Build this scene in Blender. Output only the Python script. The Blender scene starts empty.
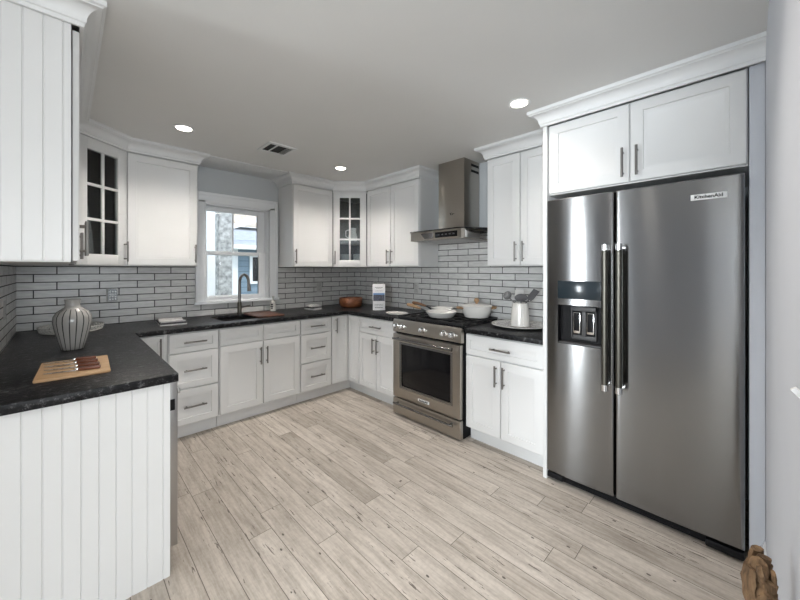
import bpy, bmesh, math, random
from math import sin, cos, pi, radians
from mathutils import Vector, Matrix
random.seed(7)
S = bpy.context.scene
COL = S.collection

# ------------------------------------------------------------------ camera, world, lights, exposure
cam = bpy.data.cameras.new('camera'); co = bpy.data.objects.new('camera', cam); COL.objects.link(co)
co.location = (-2.907, -3.856, 1.383); co.rotation_euler = (radians(90), 0, radians(-44.676))
cam.sensor_width = 36; cam.lens = 340.5 / 800 * 36
cam.shift_x = -2.4 / 800; cam.shift_y = -30.5 / 800
cam.clip_start = 0.02; cam.clip_end = 200
S.camera = co
S.view_settings.view_transform = 'Standard'; S.view_settings.look = 'None'
S.view_settings.exposure = 0.18; S.view_settings.gamma = 1.0; S.view_settings.use_curve_mapping = False

W = bpy.data.worlds.new('world'); S.world = W; W.use_nodes = True
wn = W.node_tree.nodes; wl = W.node_tree.links
bg = wn['Background']; bg.inputs['Color'].default_value = (0.80, 0.90, 1.0, 1); bg.inputs['Strength'].default_value = 2.0

def lamp(name, kind, loc, energy, color, rot=(0, 0, 0), **k):
    l = bpy.data.lights.new(name, kind); l.energy = energy; l.color = color
    for a, v in k.items(): setattr(l, a, v)
    o = bpy.data.objects.new(name, l); COL.objects.link(o); o.location = loc; o.rotation_euler = rot
    return o
lamp('sun', 'SUN', (0, -6, 9), 1.7, (1, .95, .88), (radians(38), 0, radians(-18)), angle=radians(8))
DAY = (0.90, 0.96, 1.0)
# daylight at the windows of the adjoining dining room
lamp('daylight_south_window', 'AREA', (-3.4, -9.96, 1.45), 100, DAY, (radians(90), 0, 0), shape='RECTANGLE', size=2.6, size_y=1.7)
lamp('added_ceiling_fill', 'POINT', (-3.2, -6.2, 1.75), 30, (1, .93, .84), shadow_soft_size=.25)  # added fill lamp without a fixture, lifts the ceiling brightness
lamp('daylight_west_window', 'AREA', (-8.06, -.75, 1.30), 130, DAY, (0, radians(-90), 0), shape='RECTANGLE', size=1.9, size_y=0.5)
lamp('daylight_west_window_wide', 'AREA', (-8.06, -5.4, 1.45), 285, DAY, (0, radians(-90), 0), shape='RECTANGLE', size=1.5, size_y=2.3)
WARM = (1.0, 0.93, 0.855)
CANS = [(-2.285, -0.93), (-0.89, -0.91), (-0.88, -2.85)]
CAN_W = 60

# ------------------------------------------------------------------ materials
def nt(name):
    m = bpy.data.materials.new(name); m.use_nodes = True
    t = m.node_tree; b = t.nodes['Principled BSDF']
    return m, t, b
def N(t, typ, **k):
    n = t.nodes.new(typ)
    for a, v in k.items(): setattr(n, a, v)
    return n
def math_n(t, op, a=None, b=None):
    n = N(t, 'ShaderNodeMath', operation=op)
    for i, v in enumerate((a, b)):
        if v is None: continue
        if isinstance(v, (int, float)): n.inputs[i].default_value = v
        else: t.links.new(v, n.inputs[i])
    return n.outputs[0]
def coords(t): return N(t, 'ShaderNodeTexCoord').outputs['Object']
def noise(t, vec, scale, detail=3, rough=.5):
    n = N(t, 'ShaderNodeTexNoise'); n.inputs['Scale'].default_value = scale
    n.inputs['Detail'].default_value = detail; n.inputs['Roughness'].default_value = rough
    if vec is not None: t.links.new(vec, n.inputs['Vector'])
    return n.outputs['Fac']
def mapping(t, vec, scale=(1, 1, 1), loc=(0, 0, 0), rot=(0, 0, 0)):
    n = N(t, 'ShaderNodeMapping'); n.inputs['Scale'].default_value = scale
    n.inputs['Location'].default_value = loc; n.inputs['Rotation'].default_value = rot
    t.links.new(vec, n.inputs['Vector']); return n.outputs[0]
def ramp(t, fac, stops):
    n = N(t, 'ShaderNodeValToRGB'); t.links.new(fac, n.inputs['Fac']); e = n.color_ramp.elements
    while len(e) < len(stops): e.new(.5)
    for q, (p, c) in zip(e, stops):
        q.position = p; q.color = (*c, 1) if len(c) == 3 else c
    return n.outputs['Color']
def mix(t, fac, a, b, blend='MIX'):
    n = N(t, 'ShaderNodeMix', data_type='RGBA', blend_type=blend)
    for i, v in ((0, fac), (6, a), (7, b)):
        if isinstance(v, (int, float)): n.inputs[i].default_value = v
        elif isinstance(v, tuple): n.inputs[i].default_value = (*v, 1)
        else: t.links.new(v, n.inputs[i])
    return n.outputs[2]
def bump(t, b, h, strength=.2, dist=.002):
    n = N(t, 'ShaderNodeBump'); n.inputs['Strength'].default_value = strength; n.inputs['Distance'].default_value = dist
    t.links.new(h, n.inputs['Height']); t.links.new(n.outputs[0], b.inputs['Normal'])
def plain(name, col, rough=.5, metal=0.0, var=.04, scale=6, bmp=0.0, spec=.5, coat=0.0):
    m, t, b = nt(name); v = coords(t); f = noise(t, v, scale, 4)
    lo = tuple(max(0, c * (1 - var)) for c in col); hi = tuple(min(1, c * (1 + var)) for c in col)
    t.links.new(ramp(t, f, [(.3, lo), (.7, hi)]), b.inputs['Base Color'])
    b.inputs['Roughness'].default_value = rough; b.inputs['Metallic'].default_value = metal
    b.inputs['Specular IOR Level'].default_value = spec; b.inputs['Coat Weight'].default_value = coat
    if bmp: bump(t, b, noise(t, v, scale * 30, 2), bmp, .001)
    return m
def steel(name, col, rough=.26, aniso=.75, rot=0.0):
    m, t, b = nt(name); v = coords(t)
    f = noise(t, mapping(t, v, (3, 3, 400)), 1.0, 2)
    t.links.new(ramp(t, f, [(.2, tuple(c * .94 for c in col)), (.8, col)]), b.inputs['Base Color'])
    b.inputs['Metallic'].default_value = 1; b.inputs['Roughness'].default_value = rough
    if aniso:
        tg = N(t, 'ShaderNodeTangent', direction_type='RADIAL', axis='Z')
        t.links.new(tg.outputs[0], b.inputs['Tangent'])
        b.inputs['Anisotropic'].default_value = aniso; b.inputs['Anisotropic Rotation'].default_value = rot
    return m
def wood(name, c1, c2, scale=1.0, rough=.4, axis=0):
    m, t, b = nt(name); sc = [30 * scale] * 3; sc[axis] = 3 * scale
    f = noise(t, mapping(t, coords(t), tuple(sc)), 1.5, 5, .6)
    t.links.new(ramp(t, f, [(.3, c1), (.7, c2)]), b.inputs['Base Color']); b.inputs['Roughness'].default_value = rough
    return m
def glassy(name, tint=(1, 1, 1), refl=.10, rough=.0, alpha=None):
    m = bpy.data.materials.new(name); m.use_nodes = True; t = m.node_tree
    t.nodes.remove(t.nodes['Principled BSDF']); out = t.nodes['Material Output']
    tr = N(t, 'ShaderNodeBsdfTransparent'); tr.inputs[0].default_value = (*tint, 1)
    gl = N(t, 'ShaderNodeBsdfGlossy'); gl.inputs['Roughness'].default_value = rough
    fr = N(t, 'ShaderNodeFresnel'); fr.inputs['IOR'].default_value = 1.45
    mx = N(t, 'ShaderNodeMixShader')
    f = math_n(t, 'ADD', fr.outputs[0], refl - .04)
    t.links.new(f, mx.inputs[0]); t.links.new(tr.outputs[0], mx.inputs[1]); t.links.new(gl.outputs[0], mx.inputs[2])
    t.links.new(mx.outputs[0], out.inputs['Surface']); return m
def emit(name, col, s):
    m, t, b = nt(name); b.inputs['Base Color'].default_value = (*col, 1)
    b.inputs['Emission Color'].default_value = (*col, 1); b.inputs['Emission Strength'].default_value = s; return m

def tile_mat(name, ax, flip=1.0, phase=0.0, var=1.0):
    m, t, b = nt(name); v = coords(t); sp = N(t, 'ShaderNodeSeparateXYZ'); t.links.new(v, sp.inputs[0])
    a = math_n(t, 'ADD', math_n(t, 'MULTIPLY', sp.outputs[ax], flip), phase)
    z = math_n(t, 'SUBTRACT', sp.outputs[2], .9145)
    cb = N(t, 'ShaderNodeCombineXYZ'); t.links.new(a, cb.inputs[0]); t.links.new(z, cb.inputs[1])
    br = N(t, 'ShaderNodeTexBrick'); br.offset = .5; br.squash = 1
    t.links.new(cb.outputs[0], br.inputs['Vector'])
    for k, x in (('Scale', 1), ('Mortar Size', .0036), ('Mortar Smooth', .1), ('Bias', 0), ('Brick Width', .2535), ('Row Height', .0615)):
        br.inputs[k].default_value = x
    br.inputs['Color1'].default_value = (.64, .64, .63, 1); br.inputs['Color2'].default_value = (.75, .75, .74, 1)
    br.inputs['Mortar'].default_value = (.045, .045, .047, 1)
    wob = noise(t, mapping(t, cb.outputs[0], (3, 14, 1)), 4, 4)
    c = mix(t, .35, br.outputs['Color'], ramp(t, wob, [(.3, (.45, .45, .45)), (.7, (1, 1, 1))]), 'MULTIPLY')
    t.links.new(c, b.inputs['Base Color'])
    t.links.new(math_n(t, 'ADD', math_n(t, 'MULTIPLY', br.outputs['Fac'], .5), .28), b.inputs['Roughness'])
    h = math_n(t, 'ADD', math_n(t, 'MULTIPLY', br.outputs['Fac'], -1.0), math_n(t, 'MULTIPLY', noise(t, cb.outputs[0], 9, 2), .5))
    bump(t, b, h, .5, .003)
    return m
def floor_mat():
    m, t, b = nt('weathered_oak_planks'); v = coords(t); sp = N(t, 'ShaderNodeSeparateXYZ'); t.links.new(v, sp.inputs[0])
    PW, PL = .118, 1.15
    r = math_n(t, 'DIVIDE', sp.outputs[0], PW); row = math_n(t, 'FLOOR', r); fr = math_n(t, 'FRACT', r)
    w1 = N(t, 'ShaderNodeTexWhiteNoise', noise_dimensions='1D'); t.links.new(row, w1.inputs['W'])
    u = math_n(t, 'ADD', math_n(t, 'DIVIDE', sp.outputs[1], PL), math_n(t, 'MULTIPLY', w1.outputs['Value'], 7.3))
    pid = math_n(t, 'FLOOR', u); fu = math_n(t, 'FRACT', u)
    cb = N(t, 'ShaderNodeCombineXYZ'); t.links.new(row, cb.inputs[0]); t.links.new(pid, cb.inputs[1])
    w2 = N(t, 'ShaderNodeTexWhiteNoise', noise_dimensions='2D'); t.links.new(cb.outputs[0], w2.inputs['Vector'])
    tone = w2.outputs['Value']
    def edge(f, wdt): # 1 near 0 or 1
        d = math_n(t, 'MINIMUM', f, math_n(t, 'SUBTRACT', 1.0, f)); return math_n(t, 'LESS_THAN', d, wdt)
    seam = math_n(t, 'MAXIMUM', edge(fr, .013), edge(fu, .0013))
    off = N(t, 'ShaderNodeCombineXYZ'); t.links.new(math_n(t, 'MULTIPLY', tone, 31), off.inputs[2])
    va = N(t, 'ShaderNodeVectorMath', operation='ADD'); t.links.new(v, va.inputs[0]); t.links.new(off.outputs[0], va.inputs[1])
    vv = va.outputs[0]
    g = noise(t, mapping(t, vv, (27, 2.4, 1)), 1.6, 6, .7)
    lowf = noise(t, mapping(t, vv, (5, 1.6, 1)), 1.2, 3)
    blot = noise(t, vv, 55, 3)
    base = ramp(t, tone, [(0, (.51, .46, .405)), (.35, (.585, .53, .47)), (1, (.67, .615, .555))])
    c = mix(t, .62, base, ramp(t, g, [(.32, (.42, .39, .36)), (.60, (1, 1, 1))]), 'MULTIPLY')
    c = mix(t, .40, c, ramp(t, lowf, [(.3, (.55, .53, .5)), (.6, (1, 1, 1))]), 'MULTIPLY')
    c = mix(t, .22, c, ramp(t, blot, [(.35, (.6, .6, .6)), (.6, (1, 1, 1))]), 'MULTIPLY')
    crk = noise(t, mapping(t, vv, (75, 5.5, 1)), 1.3, 4, .6)
    crk = math_n(t, 'GREATER_THAN', crk, .63)
    msk = math_n(t, 'GREATER_THAN', noise(t, mapping(t, vv, (7, 2.0, 1)), 1.3, 2), .52)
    crk = math_n(t, 'MULTIPLY', crk, msk)
    c = mix(t, math_n(t, 'MULTIPLY', crk, .9), c, (.12, .10, .085))
    vo = N(t, 'ShaderNodeTexVoronoi'); vo.inputs['Scale'].default_value = 9; t.links.new(mapping(t, vv, (1.3, .7, 1)), vo.inputs['Vector'])
    kn = math_n(t, 'LESS_THAN', vo.outputs['Distance'], .06)
    c = mix(t, math_n(t, 'MULTIPLY', kn, .9), c, (.09, .075, .065))
    c = mix(t, math_n(t, 'MULTIPLY', seam, .9), c, (.10, .085, .07))
    t.links.new(c, b.inputs['Base Color']); b.inputs['Roughness'].default_value = .52; b.inputs['Specular IOR Level'].default_value = .35
    bump(t, b, math_n(t, 'SUBTRACT', math_n(t, 'MULTIPLY', g, .4), seam), .3, .002)
    return m
def granite():
    m, t, b = nt('black_granite'); v = coords(t)
    f = noise(t, v, 42, 4, .8); g = noise(t, mapping(t, v, (22, 60, 30)), 1.4, 4)
    c = ramp(t, f, [(.42, (.003, .003, .004)), (.55, (.014, .014, .016)), (.66, (.15, .15, .155))])
    c = mix(t, .5, c, ramp(t, g, [(.4, (.35, .35, .35)), (.7, (1.0, 1.0, 1.0))]), 'MULTIPLY')
    t.links.new(c, b.inputs['Base Color']); b.inputs['Roughness'].default_value = .34; b.inputs['Specular IOR Level'].default_value = .22
    bump(t, b, math_n(t, 'ADD', f, g), .5, .003); return m

M = {}
M['white'] = plain('white_cabinet_paint', (.71, .715, .715), .36, var=.012, scale=3)
M['trimw'] = plain('white_trim_paint', (.72, .73, .735), .40, var=.012, scale=3)
M['wtrim'] = plain('brightened_window_trim', (.84, .86, .88), .35, var=.01)  # white trim lightened, light missing on the casing put into its colour
M['wall'] = plain('grey_wall_paint', (.55, .58, .60), .75, var=.02, scale=3, bmp=.04)
M['wallf'] = plain('pale_grey_wall_paint', (.58, .60, .645), .75, var=.02, scale=3, bmp=.05)
M['ceil'] = plain('ceiling_paint', (.74, .74, .73), .85, var=.015, scale=2, bmp=.05)
M['floor'] = floor_mat()
M['tile_back'] = tile_mat('grey_tile_back', 0, 1, 2.83 + .12675)
M['tile_side'] = tile_mat('grey_tile_side', 1, -1, .03)
M['granite'] = granite()
M['steel'] = steel('brushed_steel', (.26, .26, .26), .18, .96, .25)
M['steelw'] = steel('warm_brushed_steel', (.44, .41, .37), .30, .6, .25)
M['steeld'] = plain('dishwasher_steel', (.42, .41, .40), .32, 1.0)
M['chrome'] = plain('polished_chrome', (.75, .75, .75), .12, 1.0)
M['nickel'] = plain('brushed_nickel_pull', (.24, .23, .22), .30, 1.0)
M['bronze'] = plain('dark_nickel', (.12, .115, .10), .36, 1.0)
M['blackgl'] = plain('black_gloss_glass', (.005, .005, .006), .10, spec=.25)
M['black'] = plain('black_plastic', (.007, .007, .008), .5, spec=.15)
M['iron'] = plain('cast_iron', (.013, .013, .014), .55, bmp=.1)
M['dgrey'] = plain('dark_grey_shell', (.05, .05, .052), .45)
M['inside'] = plain('shaded_cabinet_interior', (.14, .155, .155), .6)  # shade of the unlit cabinet inside put into a dark colour
M['pane'] = glassy('clear_pane', (1, 1, 1), .05)
M['cabpane'] = glassy('cabinet_pane', (.80, .84, .84), .07)
M['smoke'] = glassy('smoked_glass', (.10, .10, .10), .10)
M['clear'] = glassy('clear_acrylic', (.85, .87, .88), .18, .05)
M['ceramic'] = plain('white_glaze', (.70, .69, .66), .22, var=.03, coat=.3)
M['cream'] = plain('cream_enamel', (.76, .75, .72), .25, var=.02, coat=.3)
M['paper'] = plain('white_card', (.80, .80, .80), .6)
M['cloth'] = plain('pale_grey_cloth', (.50, .50, .50), .9, var=.15, scale=40, bmp=.3)
M['clothd'] = plain('charcoal_stripe_cloth', (.05, .05, .055), .9, bmp=.3)
M['plate'] = plain('outlet_grey', (.50, .50, .49), .45)
M['platew'] = plain('outlet_white', (.75, .75, .75), .4)
M['brown'] = wood('acacia_wood', (.10, .032, .014), (.30, .115, .05), 1.2, .35)
M['knifew'] = wood('knife_handle_wood', (.085, .022, .010), (.20, .065, .03), 2, .35)
M['board'] = wood('bamboo_board', (.46, .27, .13), (.62, .41, .23), 1.5, .5)
M['oak'] = wood('honey_wood', (.25, .15, .075), (.40, .26, .14), 2, .45)
M['walnut'] = wood('walnut_handle', (.13, .06, .028), (.30, .16, .075), 2, .45)
M['sinkb'] = wood('sink_board_wood', (.07, .03, .02), (.14, .065, .042), 1.2, .5)
M['bark'] = wood('dry_bark', (.055, .030, .014), (.24, .145, .075), 2.5, .9, 2)
M['sinkm'] = plain('sink_steel', (.30, .30, .30), .3, 1.0)
M['utgrey'] = plain('grey_silicone', (.10, .10, .105), .5)
M['utlight'] = plain('pale_grey_utensil', (.17, .17, .17), .35)
M['utpale'] = plain('pale_turner', (.52, .52, .51), .4)
M['can'] = emit('lamp_lens', (1.0, .93, .82), 9)
M['ventd'] = plain('vent_dark', (.012, .012, .012), .7)
M['rim'] = plain('tray_silver', (.42, .41, .38), .35, .5)

# ------------------------------------------------------------------ mesh helpers
class MB:
    def __init__(s): s.v = []; s.f = []
    def add(s, v, f):
        n = len(s.v); s.v += [tuple(p) for p in v]; s.f += [tuple(i + n for i in q) for q in f]; return s
    def box(s, x0, x1, y0, y1, z0, z1, b=0.0, seg=2):
        x0, x1 = sorted((x0, x1)); y0, y1 = sorted((y0, y1)); z0, z1 = sorted((z0, z1))
        if not b:
            v = [(x, y, z) for z in (z0, z1) for y in (y0, y1) for x in (x0, x1)]
            return s.add(v, [(0, 2, 3, 1), (4, 5, 7, 6), (0, 1, 5, 4), (2, 6, 7, 3), (0, 4, 6, 2), (1, 3, 7, 5)])
        bm = bmesh.new(); bmesh.ops.create_cube(bm, size=1)
        for q in bm.verts: q.co = ((x0 + x1) / 2 + q.co.x * (x1 - x0), (y0 + y1) / 2 + q.co.y * (y1 - y0), (z0 + z1) / 2 + q.co.z * (z1 - z0))
        bmesh.ops.bevel(bm, geom=bm.edges[:], offset=b, segments=seg, affect='EDGES', profile=.5)
        bm.verts.index_update(); s.add([q.co[:] for q in bm.verts], [[q.index for q in f.verts] for f in bm.faces]); bm.free(); return s
    def prism(s, poly, a0, a1, axis='z'):
        n = len(poly)
        def P(p, a): return {'z': (p[0], p[1], a), 'y': (p[0], a, p[1]), 'x': (a, p[0], p[1])}[axis]
        v = [P(p, a0) for p in poly] + [P(p, a1) for p in poly]
        f = [tuple(range(n)), tuple(range(2 * n - 1, n - 1, -1))] + [(i, (i + 1) % n, n + (i + 1) % n, n + i) for i in range(n)]
        return s.add(v, f)
    def lathe(s, prof, c=(0, 0, 0), seg=32, caps=True, mat=None):
        v = []; f = []; n = len(prof)
        for r, z in prof:
            for k in range(seg):
                a = 2 * pi * k / seg; p = Vector((r * cos(a), r * sin(a), z))
                if mat: p = mat @ p
                v.append((p.x + c[0], p.y + c[1], p.z + c[2]))
        for i in range(n - 1):
            for k in range(seg): f.append((i * seg + k, i * seg + (k + 1) % seg, (i + 1) * seg + (k + 1) % seg, (i + 1) * seg + k))
        if caps: f += [tuple(range(seg - 1, -1, -1)), tuple((n - 1) * seg + k for k in range(seg))]
        return s.add(v, f)
    def tube(s, pts, r, seg=12):
        pts = [Vector(p) for p in pts]; rs = r if isinstance(r, (list, tuple)) else [r] * len(pts)
        v = []; f = []; up = None
        for i, p in enumerate(pts):
            d = (pts[min(i + 1, len(pts) - 1)] - pts[max(i - 1, 0)]).normalized()
            if up is None:
                up = Vector((0, 0, 1)) if abs(d.z) < .9 else Vector((1, 0, 0))
            a = d.cross(up).normalized(); up = a.cross(d).normalized()
            for k in range(seg):
                t = 2 * pi * k / seg; v.append((p + a * cos(t) * rs[i] + up * sin(t) * rs[i])[:])
        for i in range(len(pts) - 1):
            for k in range(seg): f.append((i * seg + k, i * seg + (k + 1) % seg, (i + 1) * seg + (k + 1) % seg, (i + 1) * seg + k))
        f += [tuple(range(seg - 1, -1, -1)), tuple((len(pts) - 1) * seg + k for k in range(seg))]
        return s.add(v, f)
    def cyl(s, p0, p1, r, seg=20): return s.tube([p0, p1], r, seg)
    def rings(s, rings):
        """list of 4-corner rings joined in order, both ends capped"""
        v = [p for r in rings for p in r]; n = len(rings); f = []
        for i in range(n - 1):
            for k in range(4): f.append((i * 4 + k, i * 4 + (k + 1) % 4, i * 4 + 4 + (k + 1) % 4, i * 4 + 4 + k))
        f += [(0, 3, 2, 1), tuple((n - 1) * 4 + k for k in range(4))]
        return s.add(v, f)
    def panel(s, x0, x1, z0, z1, yf, th=.02, fw=.058, dx=0):
        """a framed cabinet front facing -y with stepped, recessed centre"""
        R = []
        for ins, dy in ((0, th), (0, .003), (.003, 0), (fw, 0), (fw + .002, .008), (fw + .010, .008), (fw + .022, .014)):
            y = yf + dy; R.append([(x0 + ins, y, z0 + ins), (x1 - ins, y, z0 + ins), (x1 - ins, y, z1 - ins), (x0 + ins, y, z1 - ins)])
        return s.rings(R)
    def cells(s, xs, ys, inside, z0, z1, axis='z'):
        def P(a, b, c): return {'z': (a, b, c), 'y': (a, c, b), 'x': (c, a, b)}[axis]
        idx = {}; v = []; f = []
        def V(i, j, k):
            if (i, j, k) not in idx: idx[(i, j, k)] = len(v); v.append(P(xs[i], ys[j], (z0, z1)[k]))
            return idx[(i, j, k)]
        nx, ny = len(xs) - 1, len(ys) - 1
        ok = lambda i, j: 0 <= i < nx and 0 <= j < ny and inside((xs[i] + xs[i + 1]) / 2, (ys[j] + ys[j + 1]) / 2)
        for i in range(nx):
            for j in range(ny):
                if not ok(i, j): continue
                f.append((V(i, j, 1), V(i + 1, j, 1), V(i + 1, j + 1, 1), V(i, j + 1, 1)))
                f.append((V(i, j, 0), V(i, j + 1, 0), V(i + 1, j + 1, 0), V(i + 1, j, 0)))
                if not ok(i - 1, j): f.append((V(i, j, 0), V(i, j, 1), V(i, j + 1, 1), V(i, j + 1, 0)))
                if not ok(i + 1, j): f.append((V(i + 1, j, 0), V(i + 1, j + 1, 0), V(i + 1, j + 1, 1), V(i + 1, j, 1)))
                if not ok(i, j - 1): f.append((V(i, j, 0), V(i + 1, j, 0), V(i + 1, j, 1), V(i, j, 1)))
                if not ok(i, j + 1): f.append((V(i, j + 1, 0), V(i, j + 1, 1), V(i + 1, j + 1, 1), V(i + 1, j + 1, 0)))
        return s.add(v, f)
    def sweep(s, path, prof):
        """profile (out, z) swept along a 2-D path with mitred corners; out = to the right of travel"""
        path = [Vector(p) for p in path]; n = len(path); m = len(prof); v = []; f = []
        for i, p in enumerate(path):
            d0 = (p - path[i - 1]).normalized() if i else None; d1 = (path[i + 1] - p).normalized() if i < n - 1 else None
            d0 = d0 or d1; d1 = d1 or d0
            n0 = Vector((d0.y, -d0.x)); n1 = Vector((d1.y, -d1.x)); b = (n0 + n1); b = b / max(.2, b.dot(n0))
            for o, z in prof: v.append((p.x + b.x * o, p.y + b.y * o, z))
        for i in range(n - 1):
            for k in range(m): f.append((i * m + k, i * m + (k + 1) % m, (i + 1) * m + (k + 1) % m, (i + 1) * m + k))
        f += [tuple(range(m)), tuple((n - 1) * m + k for k in range(m - 1, -1, -1))]
        return s.add(v, f)
def mesh(name, mb, mat, parent=None, smooth=35, label=None, bevel=0):
    me = bpy.data.meshes.new(name); me.from_pydata(mb.v, [], mb.f)
    bm = bmesh.new(); bm.from_mesh(me); bmesh.ops.remove_doubles(bm, verts=bm.verts, dist=1e-6)
    if bevel:
        ed = [e for e in bm.edges if len(e.link_faces) == 2 and e.calc_face_angle(0) > .6]
        bmesh.ops.bevel(bm, geom=ed, offset=bevel, segments=2, affect='EDGES', profile=.5)
    bmesh.ops.recalc_face_normals(bm, faces=bm.faces); bm.to_mesh(me); bm.free()
    me.polygons.foreach_set('use_smooth', [True] * len(me.polygons)); me.set_sharp_from_angle(angle=radians(smooth))
    o = bpy.data.objects.new(name, me); COL.objects.link(o); me.materials.append(M[mat] if isinstance(mat, str) else mat)
    if parent: o.parent = parent
    if label: o['label'] = label
    return o
def tag(o, label, cat, group=None):
    o['label'] = label; o['category'] = cat
    if group: o['group'] = group
    return o
def thing(name, label, cat, loc=(0, 0, 0), rz=0, group=None):
    o = bpy.data.objects.new(name, None); o.empty_display_size = .05; COL.objects.link(o)
    o.location = loc; o.rotation_euler = (0, 0, radians(rz)); return tag(o, label, cat, group)
def struct(name, mb, mat, parent=None, **k):
    o = mesh(name, mb, mat, parent, **k)
    if not parent: o['kind'] = 'structure'
    return o
def dup(root, label=None, loc=None, rz=None):
    c = root.copy(); COL.objects.link(c)
    for ch in root.children:
        d = ch.copy(); COL.objects.link(d); d.parent = c
        for g in ch.children:
            e = g.copy(); COL.objects.link(e); e.parent = d
    if label: c['label'] = label
    if loc: c.location = loc
    if rz is not None: c.rotation_euler.z = radians(rz)
    return c
def text_mb(s, size, depth=.0006):
    cu = bpy.data.curves.new('t', 'FONT'); cu.body = s; cu.size = size; cu.extrude = depth; cu.offset = size * .022; cu.align_x = 'CENTER'; cu.align_y = 'CENTER'
    o = bpy.data.objects.new('t', cu); COL.objects.link(o); bpy.context.view_layer.update()
    me = bpy.data.meshes.new_from_object(o.evaluated_get(bpy.context.evaluated_depsgraph_get()))
    mb = MB(); mb.add([v.co[:] for v in me.vertices], [tuple(p.vertices) for p in me.polygons])
    bpy.data.objects.remove(o); bpy.data.meshes.remove(me); bpy.data.curves.remove(cu); return mb
def xform(mb, mat): mb.v = [(mat @ Vector(p))[:] for p in mb.v]; return mb

# ------------------------------------------------------------------ setting
WX = -3.178; CE = 2.43; FY = -3.917
UB = 1.412; UT = 2.345
struct('floor', MB().box(-8.3, .14, -10.2, .18, -.12, 0), 'floor')
struct('ceiling', MB().box(-8.3, .14, -10.2, .18, CE, CE + .12), 'ceil')
WIN = (-1.93, -1.25, 1.06, 2.06)
struct('wall_back', MB().cells([-8.3, WIN[0], WIN[1], .14], [0, WIN[2], WIN[3], CE], lambda a, b: not (WIN[0] < a < WIN[1] and WIN[2] < b < WIN[3]), 0, .16, 'y'), 'wall')
struct('wall_right', MB().box(0, .14, -10.2, 0, 0, CE), 'wall')
struct('wall_left', MB().box(WX - .12, WX, -2.03, 0, 0, CE), 'wallf')
struct('wall_front', MB().box(-2.26, 0, FY - .12, FY, 0, CE), 'wallf')
struct('added_shade_wall', MB().box(-5.06, -4.94, -3.60, -2.35, 0, CE), 'wallf')  # added unseen partition, keeps west window light off the beadboard
struct('wall_south', MB().cells([-8.3, -4.9, -2.3, 0], [0, .6, 2.3, CE], lambda a, b: not (-4.9 < a < -2.3 and .6 < b < 2.3), -10.2, -10.06, 'y'), 'wallf')
struct('wall_west', MB().cells([-10.2, -6.55, -4.25, -1.0, -.5, 0], [0, .35, .7, 2.2, 2.25, CE],
    lambda a, b: not ((-6.55 < a < -4.25 and .7 < b < 2.2) or (-1.0 < a < -.5 and .35 < b < 2.25)), -8.3, -8.16, 'x'), 'wallf')

# tiled backsplash: back wall, range wall (up to the hood), return wall
TT = UB + .004
sx0, sx1 = -1.985, -1.165
struct('trim_1', MB().cells([WX, sx0, sx1, -.008], [.914, 1.028, TT], lambda a, b: b < 1.028 or not (sx0 < a < sx1), -.008, 0, 'y'), 'tile_back')
struct('trim_2', MB().cells([-2.90, -2.274, -1.48, 0], [.914, TT, 1.72], lambda a, b: b < TT or -2.274 < a < -1.48, -.008, 0, 'x'), 'tile_side')
struct('trim_3', MB().box(WX, WX + .008, -2.02, -.008, .914, TT), 'tile_side')
# flat board bridging the two crowns above the window
struct('trim_4', MB().box(-1.985, -1.205, -.40, 0, CE - .010, CE, .003), 'trimw')
struct('baseboard_front', MB().prism([(FY, 0), (FY + .014, 0), (FY + .014, .11), (FY + .008, .125), (FY + .005, .135), (FY, .135)], -2.26, -.625, 'x'), 'trimw')

# window over the sink
win = bpy.data.objects.new('window_1', None); COL.objects.link(win); win.location = (-1.59, 0, 1.06); win['kind'] = 'structure'
def wp(name, mb, mat, **k):
    xform(mb, Matrix.Translation((1.59, 0, -1.06))); return mesh(name, mb, mat, win, **k)
c = MB()
c.box(-1.985, -1.905, -.022, 0, 1.06, 2.085, .004); c.box(-1.25, -1.165, -.022, 0, 1.06, 2.085, .004); c.box(-1.985, -1.165, -.022, 0, 2.06, 2.155, .004)
c.box(-1.995, -1.965, -.034, 0, 1.06, 2.16, .004); c.box(-1.185, -1.155, -.034, 0, 1.06, 2.16, .004); c.box(-1.995, -1.155, -.034, 0, 2.135, 2.165, .004)
c.box(-1.915, -1.90, -.028, 0, 1.06, 2.065, .003); c.box(-1.25, -1.235, -.028, 0, 1.06, 2.065, .003)
wp('window_casing', c, 'wtrim')
wp('window_sill', MB().box(-2.005, -1.145, -.05, .05, 1.032, 1.062, .006), 'wtrim')
j = MB(); j.box(-1.93, -1.918, 0, .15, 1.06, 2.06); j.box(-1.262, -1.25, 0, .15, 1.06, 2.06); j.box(-1.93, -1.25, 0, .15, 2.045, 2.06); j.box(-1.93, -1.25, .05, .15, 1.06, 1.075)
wp('window_jamb', j, 'wtrim')
def sash(name, z0, z1, y, gz0, gz1, munt):
    s = MB(); s.box(-1.918, -1.868, y, y + .03, z0, z1, .004); s.box(-1.342, -1.262, y, y + .03, z0, z1, .004)
    s.box(-1.868, -1.342, y, y + .03, z0, gz0, .004); s.box(-1.868, -1.342, y, y + .03, gz1, z1, .004)
    o = wp(name, s, 'wtrim')
    g = MB().box(-1.868, -1.342, y + .013, y + .017, gz0, gz1); xform(g, Matrix.Translation((1.59, 0, -1.06))); mesh('pane', g, 'pane', o)
    if munt:
        q = MB().box(-1.613, -1.597, y + .004, y + .026, gz0, gz1, .002); xform(q, Matrix.Translation((1.59, 0, -1.06))); mesh('muntin', q, 'wtrim', o)
sash('upper_sash', 1.535, 2.045, .095, 1.573, 1.998, True)
sash('lower_sash', 1.075, 1.575, .06, 1.108, 1.537, False)

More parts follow.
